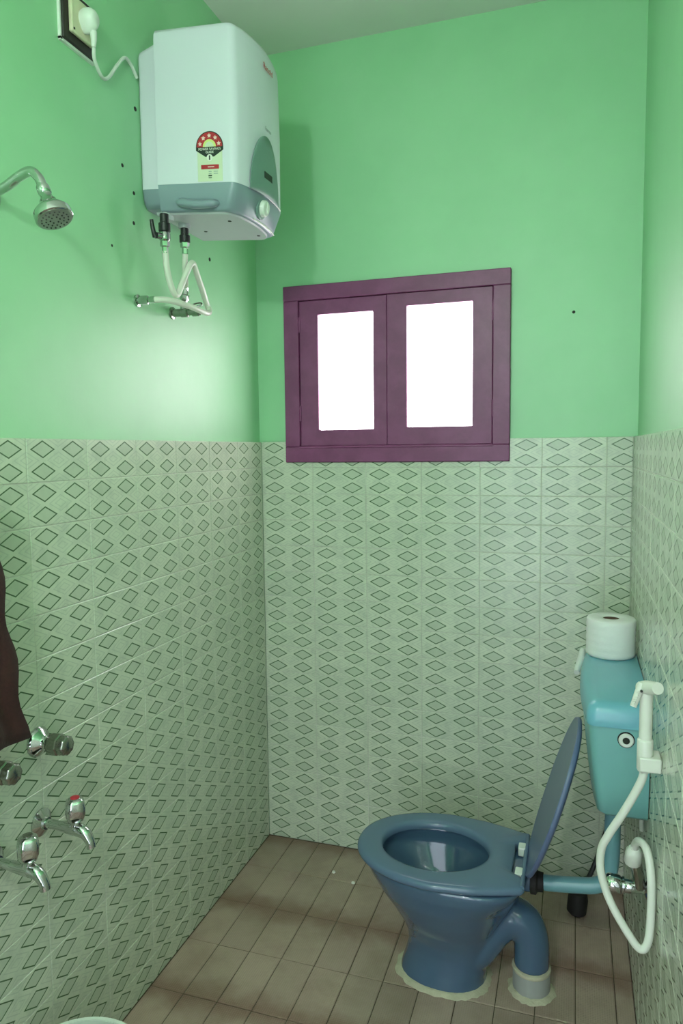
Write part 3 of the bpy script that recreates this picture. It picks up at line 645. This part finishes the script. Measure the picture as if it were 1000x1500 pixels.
# outlet and cement
MB().lathe((1.012, TY, 0.0005), (0, 0, 1), [(0.050, 0), (0.050, 0.060), (0.047, 0.066)], 36).build('outlet_pipe', 'grey_pipe', toi)
MB().lathe((1.012, TY, 0.060), (0, 0, 1), [(0.0505, 0), (0.0525, 0.004), (0.0515, 0.009), (0.0475, 0.012)], 36).build('joint_ring', 'cement', toi)
def mound(pts, name):
    r0 = []; r1 = []; r2 = []
    n = len(pts); cx = sum(p_[0] for p_ in pts)/n; cy = sum(p_[1] for p_ in pts)/n
    for p_ in pts:
        dv = Vector((p_[0]-cx, p_[1]-cy, 0)).normalized(); j = R.uniform(0.010, 0.018)
        r0.append(Vector((p_[0], p_[1], 0.0004))+dv*j); r1.append(Vector((p_[0], p_[1], 0.007+R.uniform(0, 0.003)))+dv*0.005); r2.append(Vector((p_[0], p_[1], 0.010))-dv*0.006)
    MB().loft([r0, r1, r2]).build(name, 'cement', toi)
mound([(p_[0], p_[1]) for p_ in egg(0.646, 0.892, 0.094, 0)], 'cement_fillet')
mound([(1.012+0.050*math.cos(2*math.pi*k/40), TY+0.050*math.sin(2*math.pi*k/40)) for k in range(40)], 'cement_fillet')
MB().lathe((1.006, TY, 0.313), (1, 0, 0), [(0.030, 0), (0.034, 0.002), (0.034, 0.016), (0.026, 0.020), (0.025, 0.034)], 28).build('rubber_cuff', 'rubber', toi)

# ------------------------------------------------------------------ cistern
CY0, CY1 = -0.742, -0.262
cis = thing('cistern', (XR, (CY0+CY1)/2, 0.64), 'turquoise plastic cistern mounted on the tiled wall above the toilet', 'cistern')
def csec(xf, ins, z, bow=0.012, r=0.022):
    y0, y1 = CY0+ins, CY1-ins; pts = []
    for k in range(6):
        a = math.radians(-90-90*k/5); pts.append((xf+r+r*math.cos(a), y0+r+r*math.sin(a)))
    for k in range(1, 14):
        f = k/14; pts.append((xf-bow*(1-(2*f-1)**2), y0+r+(y1-y0-2*r)*f))
    for k in range(6):
        a = math.radians(180-90*k/5); pts.append((xf+r+r*math.cos(a), y1-r+r*math.sin(a)))
    pts += [(XR-0.002, y1), (XR-0.002, y0)]
    return [(x, y, z) for x, y in pts]
MB().loft([csec(1.174, 0.030, 0.622), csec(1.166, 0.022, 0.630), csec(1.158, 0.016, 0.69), csec(1.146, 0.006, 0.80), csec(1.143, 0.004, 0.846)]).build('tank', 'tank', cis, smooth=55)
MB().loft([csec(1.139, 0.0, 0.845), csec(1.137, -0.001, 0.852), csec(1.138, 0.0, 0.872), csec(1.141, 0.004, 0.886), csec(1.149, 0.013, 0.896), csec(1.165, 0.03, 0.900)]).build('lid', 'tank_lid', cis, smooth=60)
ov = (1.224, CY0+0.006, 0.819)
MB().lathe(ov, (0, -1, 0), [(0.0185, -0.006), (0.0185, 0.004), (0.0165, 0.006)], 32).build('port_gasket', 'rubber', cis)
MB().lathe(ov, (0, -1, 0), [(0.0165, 0.0), (0.0165, 0.007), (0.014, 0.0095), (0.008, 0.0095), (0.007, 0.003)], 32).build('overflow_port', 'white_plastic', cis)
MB().lathe((ov[0], ov[1]-0.0098, ov[2]), (0, -1, 0), [(0.0075, -0.003), (0.0075, 0.0003)], 24).build('port_opening', 'hole', cis)
fl = MB().cyl((1.145, -0.300, 0.872), (1.129, -0.300, 0.872), 0.010).build('lever_boss', 'white_plastic', cis)
MB().tube([(1.134, -0.270, 0.892), (1.129, -0.300, 0.874), (1.122, -0.330, 0.860), (1.117, -0.355, 0.850)], [0.009, 0.011, 0.010, 0.008], 12).build('flush_lever', 'white_plastic', cis)
MB().cyl((1.215, -0.50, 0.585), (1.215, -0.50, 0.626), 0.028).build('outlet_nut', 'tank', cis)
MB().tube([(1.268, -0.66, 0.630), (1.268, -0.66, 0.59), (1.270, -0.65, 0.565)], 0.005, 10).build('overflow_stub', 'white_plastic', cis)
fp_ = MB().tube([(1.215, -0.502, 0.5845), (1.213, -0.508, 0.50), (1.211, -0.512, 0.40), (1.200, -0.517, 0.350), (1.172, -0.520, 0.328), (1.12, -0.521, 0.320), (1.07, -0.522, 0.315), (1.0415, -0.522, 0.313)], 0.0205, 24, 10)
fpo = fp_.build('flush_pipe', 'pipe'); tag(fpo, 'turquoise bent flush pipe from the cistern down to the toilet', 'pipe')

# ------------------------------------------------------------------ toilet roll
rc = (1.207, -0.322)
ro = thing('toilet_roll', (rc[0], rc[1], 0.9005), 'white toilet paper roll standing on the cistern lid', 'toilet roll')
prof = [(0.062, 0), (0.0655, 0.004)]+[(0.0657+0.0006*math.sin(k*1.9), 0.004+0.096*k/16) for k in range(1, 16)]+[(0.0655, 0.102), (0.062, 0.106), (0.024, 0.1055)]
MB().lathe((rc[0], rc[1], 0.9005), (0, 0, 1), prof+[(0.0215, 0.104), (0.0215, 0.02)], 64, cap1=True).build('paper', 'paper', ro, smooth=50)
MB().loft([[(rc[0]+r_*math.cos(2*math.pi*k/40), rc[1]+r_*0.80*math.sin(2*math.pi*k/40), z_) for k in range(40)] for r_, z_ in ((0.0212, 0.925), (0.0212, 1.0045), (0.0198, 1.0045), (0.0198, 0.925))], closed=True).build('core', 'core', ro)

# ------------------------------------------------------------------ health faucet, its hose and angle valve
bd = thing('hand_bidet_spray', (1.255, -0.91, 0.83), 'white hand bidet spray in its wall holder beside the cistern', 'bidet spray')
MB().box((1.236, -0.935, 0.832), (XR-0.0005, -0.885, 0.862)).build('holder', 'bidet', bd, bevel=0.003)
ax = (1.2475, -0.915)
MB().lathe((ax[0], ax[1], 0.828), (0, 0, 1), [(0.0135, 0), (0.0155, 0.004), (0.0155, 0.064), (0.0145, 0.066), (0.0125, 0.067), (0.0125, 0.150), (0.0135, 0.165), (0.0135, 0.176)], 24).build('handle', 'bidet', bd)
MB().tube([(1.238, -0.905, 0.997), (1.246, -0.920, 1.003), (1.2565, -0.942, 1.010), (1.2635, -0.958, 1.015)], [0.0125, 0.0140, 0.0130, 0.0120], 20).build('spray_head', 'bidet', bd)
tr = MB().tube([(1.238, -0.922, 1.012), (1.231, -0.926, 0.992), (1.222, -0.930, 0.965)], [0.0075, 0.0075, 0.0065], 12).build('trigger', 'bidet', bd)
for k in range(7):
    f = k/7; MB().cyl((1.2335-0.0105*f, -0.9335-0.004*f, 0.998-0.030*f), (1.2275-0.0105*f, -0.930-0.004*f, 0.996-0.030*f), 0.0022, seg=8).build('trigger_rib', 'bidet', tr)
MB().lathe((1.2365, -0.934, 0.999), (0, -1, 0), [(0.0025, -0.004), (0.0025, 0.0018)], 10).build('pivot_pin', 'black', bd)
hp = [(1.2475, -0.915, 0.830), (1.240, -0.915, 0.800), (1.213, -0.910, 0.737), (1.182, -0.900, 0.672), (1.169, -0.893, 0.632), (1.1705, -0.892, 0.580), (1.190, -0.900, 0.525), (1.225, -0.915, 0.472), (1.249, -0.920, 0.447), (1.263, -0.918, 0.468), (1.2675, -0.910, 0.530), (1.2665, -0.900, 0.600), (1.259, -0.880, 0.642), (1.248, -0.845, 0.640), (1.243, -0.815, 0.617), (1.2415, -0.800, 0.596)]
bh = thing('bidet_hose', (1.25, -0.9, 0.45), 'white flexible hose looping below the hand bidet spray', 'hose')
MB().tube(hp, 0.0083, 16, 8).build('tube', 'bidet', bh)
MB().lathe((1.2418, -0.803, 0.601), (-0.06, 0.28, -1), [(0.011, 0), (0.0155, 0.006), (0.0175, 0.012), (0.0185, 0.040), (0.0165, 0.043)], 12).build('hose_nut', 'bidet', bh)
av = thing('angle_valve', (XR, -0.765, 0.487), 'chrome angle valve on the tiled wall inside the hose loop', 'valve')
MB().lathe((XR-0.0003, -0.765, 0.487), (-1, 0, 0), [(0.026, 0), (0.026, 0.003), (0.018, 0.008), (0.0115, 0.010), (0.012, 0.020), (0.015, 0.035), (0.015, 0.052), (0.012, 0.056)], 28).build('valve_body', 'chrome', av)
MB().lathe((1.226, -0.765, 0.487), (-1, 0, 0.06), [(0.012, 0), (0.0195, 0.002), (0.0195, 0.006), (0.017, 0.008), (0.0195, 0.010), (0.021, 0.020), (0.0205, 0.036), (0.017, 0.040), (0.001, 0.041)], 28).build('knob', 'chrome', av)
MB().tube([(1.258, -0.768, 0.492), (1.252, -0.779, 0.530), (1.2455, -0.789, 0.562)], 0.0125, 16).build('outlet', 'old_chrome', av)

# ------------------------------------------------------------------ toilet brush in the corner
br = thing('toilet_brush', (1.130, -0.150, 0), 'black toilet brush standing on the floor behind the flush pipe', 'brush')
MB().lathe((1.130, -0.150, 0.0005), (0.10, 0.06, 1), [(0.022, 0), (0.030, 0.008), (0.031, 0.050), (0.026, 0.070), (0.012, 0.080)], 28).build('brush_head', 'rubber', br)
MB().tube([(1.1375, -0.1455, 0.075), (1.176, -0.100, 0.120), (1.225, -0.055, 0.260), (1.253, -0.03, 0.345)], [0.008, 0.0075, 0.0075, 0.008], 12).build('handle', 'black', br)
